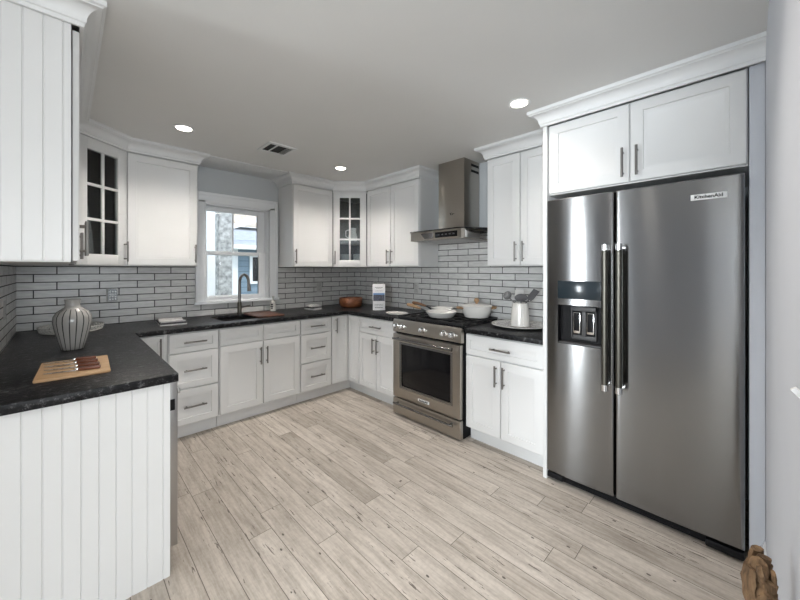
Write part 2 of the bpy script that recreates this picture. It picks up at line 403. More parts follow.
# dining-room windows (light enters here)
def side_window(name, xs, axis, at, z0, z1):
    w = bpy.data.objects.new(name, None); COL.objects.link(w); w['kind'] = 'structure'
    a0, a1 = xs; fr = MB()
    def bx(p0, p1, q0, q1):
        if axis == 'y': fr.box(p0, p1, at - .02, at + .02, q0, q1)
        else: fr.box(at - .02, at + .02, p0, p1, q0, q1)
    bx(a0 - .07, a0, z0 - .07, z1 + .07); bx(a1, a1 + .07, z0 - .07, z1 + .07); bx(a0, a1, z1, z1 + .07); bx(a0, a1, z0 - .07, z0)
    mesh('window_frame', fr, 'trimw', w)
side_window('window_2', (-4.9, -2.3), 'y', -10.05, .6, 2.3)
side_window('window_3', (-1.0, -.5), 'x', -8.15, .35, 2.25)
side_window('window_4', (-6.55, -4.25), 'x', -8.15, .7, 2.2)

# ------------------------------------------------------------------ cabinet builder (local: width +x, front -y)
def pull(parent, x, z, yf, horiz=True, L=.165, mat='nickel', so=.032):
    p = MB(); h = L / 2
    if horiz:
        p.cyl((x - h, yf - so, z), (x + h, yf - so, z), .0068, 12)
        for q in (-h * .72, h * .72): p.cyl((x + q, yf, z), (x + q, yf - so, z), .005, 10)
    else:
        p.cyl((x, yf - so, z - h), (x, yf - so, z + h), .0068, 12)
        for q in (-h * .72, h * .72): p.cyl((x, yf, z + q), (x, yf - so, z + q), .005, 10)
    return mesh('handle', p, mat, parent)
G = .004
def front(kind, root, x0, x1, z0, z1, yf, handle=None, fw=.058):
    d = mesh(kind, MB().panel(x0 + G, x1 - G, z0 + G, z1 - G, yf, .02, fw), 'white', root)
    if handle: pull(d, *handle)
    return d
def base_cab(root, w, cf, toe, zt=.876):
    mesh('carcass', MB().box(0.001, w - .001, cf, -.012, .112, zt - .001), 'white', root)
    mesh('toe_kick', MB().box(0.001, w - .001, toe, -.02, 0, .112), 'white', root)
DT, DB = .868, .117
# --- window wall
BF = -.652; CF = BF + .02; TK = -.577
def drawer_stack(x0, x1, label):
    r = thing('drawer_cabinet', label, 'cabinet', (x0, 0, 0), 0, 'three-drawer cabinets beside the sink'); w = x1 - x0
    base_cab(r, w, CF, TK)
    for z0, z1 in ((.708, DT), (.412, .706), (DB, .410)):
        front('drawer', r, .003, w - .003, z0, z1, BF, (w / 2, (z0 + z1) / 2 + .002, BF, True), .05 if z1 - z0 > .2 else .042)
    return r
drawer_stack(-2.334, -1.964, 'white three-drawer base cabinet between dishwasher corner and sink cabinet')
drawer_stack(-1.202, -.832, 'white three-drawer base cabinet between sink cabinet and the wooden bowl corner')
r = thing('sink_cabinet', 'white double-door base cabinet under the sink and window', 'cabinet', (-1.962, 0, 0)); w = .758
mesh('carcass', MB().cells([.001, .06, w - .09, w - .001], [CF, -.535, -.12, -.012], lambda a, b: not (.06 < a < w - .09 and -.535 < b < -.12), .112, .875), 'white', r)
mesh('toe_kick', MB().box(.001, w - .001, TK, -.02, 0, .112), 'white', r)
for x0, x1, hx in ((.003, w / 2, w / 2 - .03), (w / 2, w - .003, w / 2 + .03)):
    front('drawer_panel', r, x0, x1, .718, DT, BF, None, .042)
    front('door', r, x0, x1, DB, .716, BF, (hx, .582, BF, False, .16))
# --- lazy-susan corner, range side
r = thing('corner_cabinet', 'white corner base cabinet with folding door under the wooden bowl', 'cabinet', (0, 0, 0))
RF = -.613; RC = RF + .02; RT = -.534
mesh('carcass', MB().cells([-.829, RC, -.012], [-.851, CF, -.012], lambda a, b: a > RC or b > CF, .112, .875), 'white', r)
mesh('toe_kick', MB().cells([-.829, RT, -.02], [-.851, TK, -.02], lambda a, b: a > RT or b > TK, 0, .112), 'white', r)
front('door', r, -.829, RF - .002, DB, DT, BF, (-.779, .765, BF, False, .165), .045)
d = MB().panel(.654 + G, .851 - G, DB + G, DT - G, RF, .02, .045)
xform(d, Matrix.Rotation(radians(-90), 4, 'Z')); mesh('door', d, 'white', r)
# --- range wall base cabinets
def range_base(y0, y1, label, split):
    r = thing('base_cabinet', label, 'cabinet', (0, y0, 0), -90); w = y0 - y1
    base_cab(r, w, RC, RT)
    front('drawer', r, .003, w - .003, .703, DT, RF, (w / 2, .782, RF, True, .165), .042)
    sp = y0 - split
    front('door', r, .003, sp, DB, .701, RF, (sp - .032, .587, RF, False, .155))
    front('door', r, sp, w - .003, DB, .701, RF, (sp + .032, .587, RF, False, .155))
range_base(-.853, -1.460, 'white base cabinet with one drawer over two doors between corner and range', -1.150)
range_base(-2.257, -2.898, 'white base cabinet with one drawer over two doors beside the refrigerator panel', -2.570)
# --- return run on the wall behind the vase
LF = .618; LC = .598; LTK = .53
r = thing('corner_cabinet', 'white corner base cabinet with narrow door beside the dishwasher run', 'cabinet', (0, 0, 0))
mesh('carcass', MB().cells([WX + .012, WX + LC, -2.336], [-.86, CF, -.012], lambda a, b: a < WX + LC or b > CF, .112, .875), 'white', r)
mesh('toe_kick', MB().cells([WX + .02, WX + LTK, -2.336], [-.86, TK, -.02], lambda a, b: a < WX + LTK or b > TK, 0, .112), 'white', r)
front('door', r, WX + LF + .002, -2.352, DB, DT, BF, (-2.385, .765, BF, False, .165), .045)
d = MB().panel(-.86 + G, -.654 - G, DB + G, DT - G, -LF, .02, .045)
xform(d, Matrix.Translation((WX, 0, 0)) @ Matrix.Rotation(radians(90), 4, 'Z')); mesh('door', d, 'white', r)
r = thing('base_cabinet', 'white base cabinet hidden under the counter between corner and dishwasher', 'cabinet', (WX, -1.395, 0), 90)
base_cab(r, .533, -LC, -LTK)
front('drawer', r, .003, .53, .703, DT, -LF, (.266, .782, -LF, True), .042); front('door', r, .003, .53, DB, .701, -LF, (.05, .587, -LF, False))
r = thing('dishwasher', 'steel dishwasher seen edge-on behind the white beadboard end', 'dishwasher', (WX, -1.998, 0), 90)
mesh('body', MB().box(.003, .597, -.57, -.02, .10, .868), 'dgrey', r)
mesh('toe_kick', MB().box(.003, .597, -.53, -.05, 0, .10), 'black', r)
dd = mesh('door', MB().box(.004, .596, -.642, -.575, .105, .868, .004), 'steeld', r)
mesh('handle', MB().box(.10, .50, -.672, -.66, .775, .80, .004).box(.115, .13, -.662, -.64, .78, .795).box(.47, .485, -.662, -.64, .78, .795), 'steeld', dd)
mesh('latch', MB().box(-.0005, .004, -.63, -.60, .735, .785), 'black', dd)
# beadboard end of the return run
def beadboard(x0, x1, z0, z1, y, grooves, th=.018):
    p = [(x1, y + th), (x0, y + th), (x0, y)]
    for g in grooves: p += [(g - .0028, y), (g - .001, y + .0035), (g + .001, y + .0035), (g + .0028, y)]
    p.append((x1, y)); return MB().prism(p, z0, z1)
o = mesh('end_panel', beadboard(WX + .003, -2.572, 0, .8755, -2.026, [WX + .0525 + k * .0523 for k in range(10)] + [-2.598]), 'white', smooth=20)
tag(o, 'white beadboard end panel under the black counter nearest the camera', 'panel')

# ------------------------------------------------------------------ counters
def incut(a, b):
    if -1.89 < a < -1.31 and -.53 < b < -.13: return False
    return b > -.677 or (a < -2.543) or (a > -.638 and b > -1.461)
ct = MB().cells([WX + .009, -2.543, -1.89, -1.31, -.638, -.009], [-2.048, -1.461, -.677, -.53, -.13, -.009], incut, .876, .914)
tag(mesh('countertop', ct, 'granite', bevel=.004), 'long black granite countertop wrapping past the sink with a vase on it', 'countertop')
tag(mesh('countertop', MB().box(-.638, -.009, -2.898, -2.258, .876, .914, .004), 'granite'), 'short black granite countertop between range and refrigerator panel', 'countertop')

# ------------------------------------------------------------------ wall cabinets
UFy = -.361; UCy = UFy + .02
def upper(root, w, cf, yf, doors, z0=UB, z1=UT, dt=2.326):
    mesh('carcass', MB().box(.001, w - .001, cf, -.004, z0, z1), 'white', root)
    for x0, x1, hx, hz in doors:
        front('door', root, x0, x1, z0 + .002, dt, yf, (hx, hz, yf, False, .16))
r = thing('wall_cabinet', 'white single-door wall cabinet beside the window, over the folded towel', 'wall cabinet', (-2.561, 0, 0))
upper(r, .508, UCy, UFy, [(.003, .505, .482, 1.525)])
r = thing('wall_cabinet', 'white single-door wall cabinet beside the window, over the soap bottle', 'wall cabinet', (-1.14, 0, 0))
upper(r, .518, UCy, UFy, [(.003, .515, .03, 1.528)])
UFx = -.318; UCx = UFx + .02
r = thing('wall_cabinet', 'white double-door wall cabinet between glass corner cabinet and range hood', 'wall cabinet', (0, -.622, 0), -90)
upper(r, .858, UCx, UFx, [(.003, .423, .390, 1.525), (.423, .855, .456, 1.525)])
r = thing('wall_cabinet', 'white double-door wall cabinet between range hood and refrigerator', 'wall cabinet', (0, -2.274, 0), -90)
upper(r, .624, UCx, UFx, [(.003, .304, .272, 1.528), (.304, .621, .336, 1.528)])
# left wall: two cabinets, the nearer with a beadboard side
LUF = .31; LUC = .285
for y0, wd, lab in ((-2.002, .70, 'white wall cabinet with beadboard side hanging nearest the camera'), (-1.30, .678, 'white wall cabinet hanging behind the beadboard-sided one on the same wall')):
    r = thing('wall_cabinet', lab, 'wall cabinet', (WX, y0, 0), 90)
    upper(r, wd, -LUC, -LUF, [(.002, wd / 2, wd / 2 - .035, 1.528), (wd / 2, wd - .002, wd / 2 + .035, 1.528)])
    if y0 < -2:
        b = beadboard(0, LUC + .001, UB + .005, UT, 0, [.0 + k * .0522 + .003 for k in range(1, 6)])
        xform(b, Matrix.Translation((0, .0, 0))); b2 = MB(); b2.add([(-(q[1] - 0.0) * 0 + (q[1] - .018), -q[0], q[2]) for q in b.v], b.f)
        mesh('side_panel', b2, 'white', r, smooth=20)

def corner_glass(label, A, Bp, wall_pts, pull_side, z0=UB, z1=UT):
    """A, Bp: ends of the diagonal face (room side travels A->Bp with room on the right); wall_pts: the other corners Bp..A"""
    A = Vector(A); Bp = Vector(Bp); root = thing('corner_wall_cabinet', label, 'wall cabinet', (A.x, A.y, 0))
    poly = [A, Bp] + [Vector(p) for p in wall_pts]
    loc = [(p - A) for p in poly]; n = len(loc)
    cen = sum(loc, Vector((0, 0))) / n
    def shell(i, th=.018):
        a, b = loc[i], loc[(i + 1) % n]; d = (b - a).normalized(); nn = Vector((-d.y, d.x))
        if nn.dot(cen - a) < 0: nn = -nn
        return [a[:], b[:], (b + nn * th)[:], (a + nn * th)[:]]
    side = MB(); back = MB()
    for i in range(1, n):
        (side if i in (1, n - 1) else back).prism(shell(i), z0, z1)
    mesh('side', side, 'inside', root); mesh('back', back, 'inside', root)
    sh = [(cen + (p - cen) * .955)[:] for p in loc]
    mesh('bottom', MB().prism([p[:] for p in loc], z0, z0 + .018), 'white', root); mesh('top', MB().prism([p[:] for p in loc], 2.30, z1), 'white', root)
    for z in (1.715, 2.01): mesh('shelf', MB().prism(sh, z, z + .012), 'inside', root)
    d = (Bp - A); w = d.length; ang = math.atan2(d.y, d.x)
    # local frame along face: +x A->Bp, front -y
    Mx = Matrix.Rotation(ang, 4, 'Z')
    dz0, dz1 = z0 + .004, 2.324; fw = .080; yf = -.012; th = .02
    f = MB(); f.box(.004, fw, yf, yf + th, dz0, dz1, .0025); f.box(w - fw, w - .004, yf, yf + th, dz0, dz1, .0025)
    f.box(fw - .001, w - fw + .001, yf, yf + th, dz0, dz0 + fw, .0025); f.box(fw - .001, w - fw + .001, yf, yf + th, dz1 - fw, dz1, .0025)
    door = mesh('door', xform(f, Mx), 'white', root)
    mu = MB(); mu.box(w / 2 - .01, w / 2 + .01, yf + .002, yf + .014, dz0 + fw, dz1 - fw, .002)
    gh = (dz1 - dz0 - 2 * fw) / 3
    for k in (1, 2): mu.box(fw, w - fw, yf + .002, yf + .014, dz0 + fw + gh * k - .01, dz0 + fw + gh * k + .01, .002)
    mesh('muntin', xform(mu, Mx), 'white', door)
    mesh('pane', xform(MB().box(fw - .002, w - fw + .002, yf + .014, yf + .018, dz0 + fw - .002, dz1 - fw + .002), Mx), 'cabpane', door)
    h = MB(); hx = .03 if pull_side == 'A' else w - .03
    h.cyl((hx, yf - .032, 1.445), (hx, yf - .032, 1.605), .006, 12)
    for q in (1.468, 1.582): h.cyl((hx, yf, q), (hx, yf - .032, q), .005, 10)
    mesh('handle', xform(h, Mx), 'nickel', door)
    return root
corner_glass('white diagonal glass-door corner cabinet above the striped vase', (WX + LUF + .002, -.620), (-2.563, -.356), [(-2.563, -.004), (WX + .004, -.004), (WX + .004, -.620)], 'B')
corner_glass('white diagonal glass-door corner cabinet above the wooden bowl', (-.620, -.356), (-.316, -.620), [(-.004, -.620), (-.004, -.004), (-.620, -.004)], 'A')

# refrigerator surround
tag(mesh('tall_panel', MB().box(-.645, -.003, -2.926, -2.90, 0, 2.34, .002), 'white'), 'tall white end panel between short countertop and refrigerator', 'panel')
tag(mesh('filler_strip', MB().box(-.625, -.003, FY + .001, -3.864, 0, 2.34, .002), 'wallf'), 'tall pale grey filler strip between refrigerator and wall', 'panel')
r = thing('wall_cabinet', 'wide white double-door cabinet above the refrigerator', 'wall cabinet', (0, -2.928, 0), -90)
w = .934
mesh('carcass', MB().box(.001, w - .001, -.606, -.004, 1.876, 2.34), 'white', r)
front('door', r, .002, .460, 1.879, 2.334, -.626, (.428, 1.993, -.626, False, .165)); front('door', r, .460, w - .002, 1.879, 2.334, -.626, (.497, 1.993, -.626, False, .165))

# crown mouldings
Z0 = 2.33
CP = [(0.0, Z0), (.012, Z0), (.014, Z0 + .014), (.019, Z0 + .018)]
for k in range(1, 7):
    a = k / 6 * pi / 2; CP.append((.019 + .045 * (1 - cos(a)), Z0 + .020 + .052 * sin(a)))
CP += [(.066, Z0 + .076), (.076, Z0 + .080), (.076, CE - .0005), (0.0, CE - .0005)]
def crown(path, label): tag(mesh('crown_moulding', MB().sweep(path, CP), 'trimw', smooth=25), label, 'moulding')
XL = WX + LUF
crown([(WX, -2.022), (XL, -2.022), (XL, -.622), (-2.561, UFy), (-2.053, UFy), (-2.053, 0)], 'white crown moulding along the wall cabinets over the vase corner')
crown([(-1.14, 0), (-1.14, UFy), (-.62, UFy), (UFx, -.622), (UFx, -1.48), (0, -1.48)], 'white crown moulding over the cabinets between window and range hood')
crown([(0, -2.274), (UFx, -2.274), (UFx, -2.90)], 'short white crown moulding between range hood and refrigerator cabinet')
crown([(UFx - .076, -2.90), (-.645, -2.90), (-.645, FY)], 'white crown moulding above the refrigerator cabinet')

# ------------------------------------------------------------------ refrigerator
fr = thing('refrigerator', 'stainless side-by-side refrigerator with dispenser in its narrow door', 'refrigerator', (0, -2.930, 0), -90)
FWID = .920; FZ0, FZ1 = .068, 1.835; SPL = .391; FFR = -.665
mesh('body', MB().box(.004, FWID - .004, -.59, -.03, .02, 1.828, .004), 'dgrey', fr)
mesh('base_grille', MB().box(.01, FWID - .01, -.625, -.59, .012, .062, .006).box(.0, .10, -.65, -.60, .02, .058, .008).box(FWID - .14, FWID, -.65, -.60, .012, .05, .008).box(.15, FWID - .2, -.632, -.62, .03, .036, .002), 'black', fr)
def fridge_door(x0, x1, name, label, hole=None, bow=.010):
    n = 36; xs = sorted(set([x0 + (x1 - x0) * k / n for k in range(n + 1)] + [x0 + .004, x1 - .004, x0 + .010, x1 - .010] + ([hole[0], hole[1]] if hole else [])))
    zs = sorted(set([FZ0, FZ0 + .006, FZ1 - .006, FZ1] + ([hole[2], hole[3]] if hole else [])))
    c = (x0 + x1) / 2; hw = (x1 - x0) / 2
    def yf(x):
        t = abs(x - c) / hw; e = max(0, (abs(x - c) - (hw - .012)) / .012); return FFR + bow * t ** 2.2 * .8 + .012 * (1 - math.sqrt(max(0, 1 - min(1, e) ** 2)))
    mb = MB(); V = {}
    def vid(i, j):
        if (i, j) not in V: V[(i, j)] = len(mb.v); mb.v.append((xs[i], yf(xs[i]) + (.006 if j in (0, len(zs) - 1) else 0), zs[j]))
        return V[(i, j)]
    for i in range(len(xs) - 1):
        for q in range(len(zs) - 1):
            a, b = (xs[i] + xs[i + 1]) / 2, (zs[q] + zs[q + 1]) / 2
            if hole and hole[0] < a < hole[1] and hole[2] < b < hole[3]: continue
            mb.f.append((vid(i, q), vid(i + 1, q), vid(i + 1, q + 1), vid(i, q + 1)))
    # rim: sides, top, bottom to the back plane
    yb = -.60; border = [(i, 0) for i in range(len(xs))] + [(len(xs) - 1, q) for q in range(1, len(zs))] + [(i, len(zs) - 1) for i in range(len(xs) - 2, -1, -1)] + [(0, q) for q in range(len(zs) - 2, 0, -1)]
    bi = [];
    for i, q in border: bi.append(len(mb.v)); mb.v.append((xs[i], yb, zs[q]))
    L = len(border)
    for k in range(L):
        mb.f.append((vid(*border[k]), vid(*border[(k + 1) % L]), bi[(k + 1) % L], bi[k]))
    if hole:
        x0h, x1h, z0h, z1h = hole
        xi = [i for i, x in enumerate(xs) if x0h - 1e-9 <= x <= x1h + 1e-9]; q0, q1 = zs.index(z0h), zs.index(z1h)
        loop = [(i, q0) for i in xi] + [(i, q1) for i in reversed(xi)]
        hb = []
        for i, q in loop: hb.append(len(mb.v)); mb.v.append((xs[i], -.625, zs[q]))
        for k in range(len(loop)): mb.f.append((vid(*loop[(k + 1) % len(loop)]), vid(*loop[k]), hb[k], hb[(k + 1) % len(loop)]))
    d = mesh(name, mb, 'steel', fr, smooth=40, label=label)
    return d, yf
HOLE = (.073, .328, .914, 1.160)
d1, yf1 = fridge_door(.0, SPL - .003, 'door', 'narrow freezer door with ice and water dispenser', HOLE)
d2, yf2 = fridge_door(SPL + .003, FWID, 'door', 'wide plain door with name badge', bow=.004)
def fridge_handle(d, x, z0, z1, ymnt):
    h = MB(); h.cyl((x, FFR - .062, z0 + .02), (x, FFR - .062, z1 - .02), .0165, 20)
    mesh('handle', h, 'bronze', d)
    for z in (z0, z1):
        s = 1 if z == z0 else -1; e = MB()
        e.cyl((x, FFR - .062, z), (x, FFR - .062, z + s * .034), .0185, 20); e.cyl((x, FFR - .056, z + s * .018), (x, ymnt + .002, z + s * .018), .011, 16)
        mesh('handle_end', e, 'chrome', d)
fridge_handle(d1, SPL - .034, .695, 1.525, yf1(SPL - .034)); fridge_handle(d2, SPL + .036, .695, 1.525, yf2(SPL + .036))
yq = yf1(.2)
mesh('dispenser_display', MB().box(.073, .328, yq - .001, yq + .012, 1.198, 1.312, .003), plain('display_glass', (.018, .027, .034), .14, spec=.5), d1)
cav = MB(); cav.box(.073, .328, -.604, -.600, .914, 1.16)
hz = HOLE; 
mesh('dispenser_recess', MB().box(hz[0] - .004, hz[1] + .004, -.6135, -.602, hz[2] - .004, hz[3] + .004)
     .box(hz[0] - .006, hz[0] + .001, yq + .010, -.605, hz[2], hz[3]).box(hz[1] - .001, hz[1] + .006, yq + .010, -.605, hz[2], hz[3]).box(hz[0], hz[1], yq + .010, -.605, hz[3] - .004, hz[3] + .004), 'black', d1)
mesh('dispenser_tray', MB().box(hz[0] + .004, hz[1] - .004, yq + .004, -.612, hz[2], hz[2] + .012, .003), 'dgrey', d1)
mesh('dispenser_surround', MB().box(.145, .150, -.632, -.613, .955, 1.15).box(.283, .288, -.632, -.613, .955, 1.15).box(.145, .288, -.645, -.613, 1.125, 1.152, .003).box(.145, .288, -.625, -.613, .945, .972, .003).box(.204, .228, -.628, -.613, .965, 1.13, .003), 'dgrey', d1)
for x in (.178, .256):
    pd = mesh('dispenser_paddle', MB().box(x - .021, x + .021, -.637, -.625, .985, 1.115, .004), 'chrome', d1)
    mesh('paddle_face', MB().box(x - .016, x + .016, -.640, -.636, 1.000, 1.112, .002), 'black', d1)
by = yf2(.794) 
bd = mesh('badge', MB().box(.727, .861, by - .004, by + .004, 1.728, 1.757, .001), 'paper', d2, label='pale name badge')
tx = text_mb('KitchenAid', .0235); xform(tx, Matrix.Translation((.794, by - .0045, 1.7425)) @ Matrix.Rotation(radians(90), 4, 'X'))
mesh('lettering', tx, 'black', d2)

# ------------------------------------------------------------------ range
rg = thing('gas_range', 'stainless slide-in gas range with black oven window', 'range', (0, -1.466, 0), -90); RW = .788
mesh('body', MB().box(.004, RW - .004, -.63, -.02, .03, .90, .003).box(.02, RW - .02, -.60, -.04, 0, .03), 'black', rg)
mesh('cooktop', MB().box(-.004, RW + .004, -.655, -.012, .902, .921, .004), 'blackgl', rg)
cp = [(-.63, .792), (-.662, .792), (-.668, .80), (-.668, .885), (-.655, .912), (-.60, .921), (-.60, .90), (-.63, .90)]
mesh('control_panel', MB().prism(cp, -.003, RW + .003, 'x'), 'steelw', rg)
for q in (.050, .130, .380, .620, .706):
    k = MB(); k.lathe([(.029, 0), (.029, .006), (.024, .010), (.0215, .034), (.019, .038)], mat=Matrix.Rotation(radians(90), 4, 'X'), seg=24, c=(q, -.6695, .850))
    kb = mesh('knob', k, 'chrome', rg)
    mesh('knob_grip', MB().box(q - .004, q + .004, -.716, -.705, .832, .868, .002), 'chrome', kb)
    mesh('knob_mark', MB().box(q + .034, q + .050, -.6695, -.668, .846, .856), 'paper', rg)
dz0, dz1 = .178, .775
gx0, gx1, gz0, gz1 = .110, .690, .292, .685
od = mesh('oven_door', MB().cells([.004, gx0, gx1, RW - .004], [dz0, gz0, gz1, dz1], lambda a, b: not (gx0 < a < gx1 and gz0 < b < gz1), -.672, -.632, 'y'), 'steelw', rg, bevel=.003)
mesh('oven_window', MB().box(gx0 - .002, gx1 + .002, -.668, -.640, gz0 - .002, gz1 + .002, .002), 'blackgl', od)
mesh('window_trim', MB().cells([gx0 - .02, gx0, gx1, gx1 + .02], [gz0 - .02, gz0, gz1, gz1 + .02], lambda a, b: not (gx0 < a < gx1 and gz0 < b < gz1), -.6745, -.671, 'y'), 'steel', od)
def bar(parent, z, x0, x1, y=-.715, r=.0115):
    h = MB(); h.cyl((x0, y, z), (x1, y, z), r, 18)
    for x in (x0 + .03, x1 - .03): h.cyl((x, y, z), (x, -.67, z), .009, 14)
    mesh('handle', h, 'steel', parent)
bar(od, .737, .045, RW - .055)
mesh('badge', MB().box(.330, .460, -.677, -.671, .212, .236, .002), 'platew', od)
t2 = text_mb('KitchenAid', .022); xform(t2, Matrix.Translation((.395, -.6775, .224)) @ Matrix.Rotation(radians(90), 4, 'X')); mesh('lettering', t2, 'black', od)
dr = mesh('drawer', MB().box(.004, RW - .004, -.672, -.632, .022, .168, .003), 'steelw', rg)
bar(dr, .128, .045, RW - .055, -.708, .0095)
for k in range(3):
    x0 = .02 + k * .252; x1 = x0 + .243; g = MB()
    g.box(x0, x1, -.625, -.610, .921, .943, .003); g.box(x0, x1, -.075, -.060, .921, .943, .003)
    g.box(x0, x0 + .014, -.615, -.065, .926, .943, .003); g.box(x1 - .014, x1, -.615, -.065, .926, .943, .003)
    for q in (-.48, -.345, -.205): g.box(x0, x1, q - .006, q + .006, .928, .943, .003)
    g.box((x0 + x1) / 2 - .006, (x0 + x1) / 2 + .006, -.615, -.065, .928, .943, .003)
    mesh('grate', g, 'iron', rg)
for x, y in ((.14, -.48), (.14, -.205), (.394, -.345), (.648, -.48), (.648, -.205)):
    mesh('burner', MB().lathe([(.052, 0), (.052, .006), (.038, .008), (.036, .014), (.01, .015)], c=(x, y, .9205), seg=24), 'iron', rg)
mesh('burner_badge', MB().box(.62, .68, -.60, -.585, .921, .9225), 'steel', rg)

# ------------------------------------------------------------------ range hood
hd = thing('range_hood', 'stainless wall-mounted range hood with square chimney', 'range hood', (0, -1.499, 1.66), -90)
hw = .643; hp = [(-.012, .0), (-.47, .0), (-.478, .008), (-.478, .078), (-.47, .083), (-.012, .083)]
body = MB().prism([(0.0, -.012), (.0, -.46), (.02, -.478), (hw - .02, -.478), (hw, -.46), (hw, -.012)], 0, .083)
mesh('body', body, 'steelw', hd)
mesh('canopy_glass', MB().prism([(-.012, -.012), (-.012, -.46), (.03, -.49), (hw * .5, -.498), (hw - .03, -.49), (hw + .05, -.40), (hw + .112, -.30), (hw + .112, -.012)], .084, .091), 'smoke', hd)
mesh('control_strip', MB().box(.33, .582, -.4805, -.475, .016, .066, .002), 'blackgl', hd)
for k in range(5): mesh('button', MB().box(.365 + k * .042, .385 + k * .042, -.4815, -.480, .036, .046), 'utgrey', hd)
mesh('end_plate', MB().box(hw, hw + .002, -.455, -.03, .006, .076, .001), 'chrome', hd)
mesh('accent_plate', MB().prism([(.20, .012), (.31, .012), (.31, .066), (.15, .066)], -.480, -.4775, 'y'), 'steel', hd)
mesh('filter_plate', MB().box(.06, hw - .06, -.43, -.08, -.004, .001), 'steeld', hd)
ch = mesh('chimney', MB().box(.200, .506, -.268, -.012, .092, CE - 1.66 - .001, .002), 'steelw', hd)
for z in (.668, .724): mesh('vent_slot', MB().prism([(-.085 - .07, z - .012), (-.085 + .06, z - .012), (-.085 + .06, z + .012), (-.085 - .07, z + .012)], .505, .5075, 'x'), 'black', ch)
lg = MB(); lg.box(.338, .368, -.2695, -.267, .264, .268).box(.345, .352, -.2695, -.267, .250, .264).box(.345, .375, -.2695, -.267, .247, .251).box(.368, .375, -.2695, -.267, .252, .262).box(.380, .392, -.2695, -.267, .253, .259)
mesh('emblem', lg, 'black', ch)

# ------------------------------------------------------------------ ceiling fixtures
def can(x, y, label, power=1.0):
    r = thing('ceiling_light', label, 'ceiling light', (x, y, CE), 0, 'recessed ceiling lights')
    mesh('trim_ring', MB().lathe([(.050, -.001), (.068, -.001), (.070, -.004), (.064, -.007), (.050, -.004)], seg=40, caps=False), 'trimw', r)
    mesh('lens', MB().lathe([(.050, -.002), (.049, -.006), (.03, -.008), (.001, -.0085)], seg=32), 'can', r)
    l = lamp('can_light', 'SPOT', (0, 0, -.02), CAN_W * power, WARM, spot_size=radians(140), spot_blend=1.0, shadow_soft_size=.055); l.parent = r
can(*CANS[0], 'recessed round ceiling light near the cabinets above the vase corner')
can(*CANS[1], 'recessed round ceiling light near the corner cabinet above the wooden bowl')
can(-1.98, -3.22, 'recessed round ceiling light above the near end of the floor, close to the camera', 1.1)
can(*CANS[2], 'recessed round ceiling light near the refrigerator cabinet crown', .34)
v = thing('ceiling_vent', 'white rectangular ceiling vent with dark louvres in front of window', 'vent', (-1.60, -.99, CE), 0)
mesh('frame', MB().cells([-.125, -.10, .10, .125], [-.13, -.095, .095, .13], lambda a, b: not (abs(a) < .1 and abs(b) < .095), -.008, -.0005), 'trimw', v)
mesh('backing', MB().box(-.10, .10, -.095, .095, -.002, -.0005), 'ventd', v)
sl = MB(); sl.box(-.10, .045 - .1, -.004 - .091, .095, -.008, -.003) if False else None
sl.box(-.046, -.036, -.095, .095, -.009, -.003)
for k in range(7): sl.prism([(.045 + k * .008, -.008), (.047 + k * .008, -.008), (.051 + k * .008, -.003), (.049 + k * .008, -.003)], -.095, .095, 'y')
mesh('louvre', sl, 'trimw', v)

# ------------------------------------------------------------------ sink and tap
sk = thing('sink', 'undermount steel sink under the window', 'sink', (-1.60, -.33, .876))
b = MB(); b.cells([-.30, -.288, .288, .30], [-.21, -.198, .198, .21], lambda a, q: not (abs(a) < .288 and abs(q) < .198), -.20, -.0005); b.box(-.29, .29, -.20, .20, -.212, -.20)
mesh('bowl', b, 'sinkm', sk)
mesh('drain', MB().lathe([(.001, -.199), (.04, -.199), (.045, -.1995), (.045, -.2)], seg=24), 'chrome', sk)
fa = thing('faucet', 'nickel gooseneck kitchen faucet with side lever in front of window', 'faucet', (-1.60, -.085, .914))
mesh('base', MB().lathe([(.027, 0), (.027, .008), (.021, .012), (.021, .115), (.017, .125)], seg=24), 'bronze', fa)
pts = [(0, 0, .12), (0, 0, .33)] + [(.0 + .055 * (1 - cos(a)) * .35, -.075 * (1 - cos(a)), .33 + .085 * sin(a)) for a in [pi * k / 12 for k in range(1, 12)]] + [(.0385, -.15, .32)]
mesh('spout', MB().tube(pts, .0145, 16), 'nickel', fa)
mesh('spray_head', MB().tube([(.0385, -.15, .325), (.04, -.153, .29), (.041, -.156, .245)], [.015, .017, .020], 16), 'nickel', fa)
mesh('lever', MB().tube([(.018, 0, .07), (.05, 0, .072), (.11, -.01, .085)], [.011, .008, .006], 12), 'nickel', fa)
so = thing('soap_dispenser', 'white soap bottle with black print and pump beside the sink', 'soap bottle', (-1.235, -.075, .914))
mesh('bottle', MB().lathe([(.030, 0), (.033, .004), (.033, .095), (.026, .112), (.013, .120), (.013, .128)], seg=28), 'ceramic', so)
mesh('pump', MB().cyl((0, 0, .127), (0, 0, .155), .006).box(-.008, .008, -.032, .01, .153, .166, .004), 'ceramic', so)
pr_ = MB()
for z, wd in ((.075, .6), (.055, .85), (.035, .5)):
    for k in range(6):
        a = -2.35 + (k - 2.5) * .17 * wd; pr_.box(-.0035, .0035, -.001, .001, z - .006, z + .006)
        q = pr_.v[-8:]; pr_.v[-8:] = [((Matrix.Rotation(a + pi / 2, 4, 'Z') @ Vector((x, y - .0335, zz)))[:]) for x, y, zz in q]
mesh('label_print', pr_, 'black', so)
sb = thing('sink_board', 'reddish wooden board laid across one end of the sink', 'board', (-1.43, -.34, .9145))
mesh('board', MB().box(-.155, .105, -.215, .19, 0, .016, .004), 'sinkb', sb)

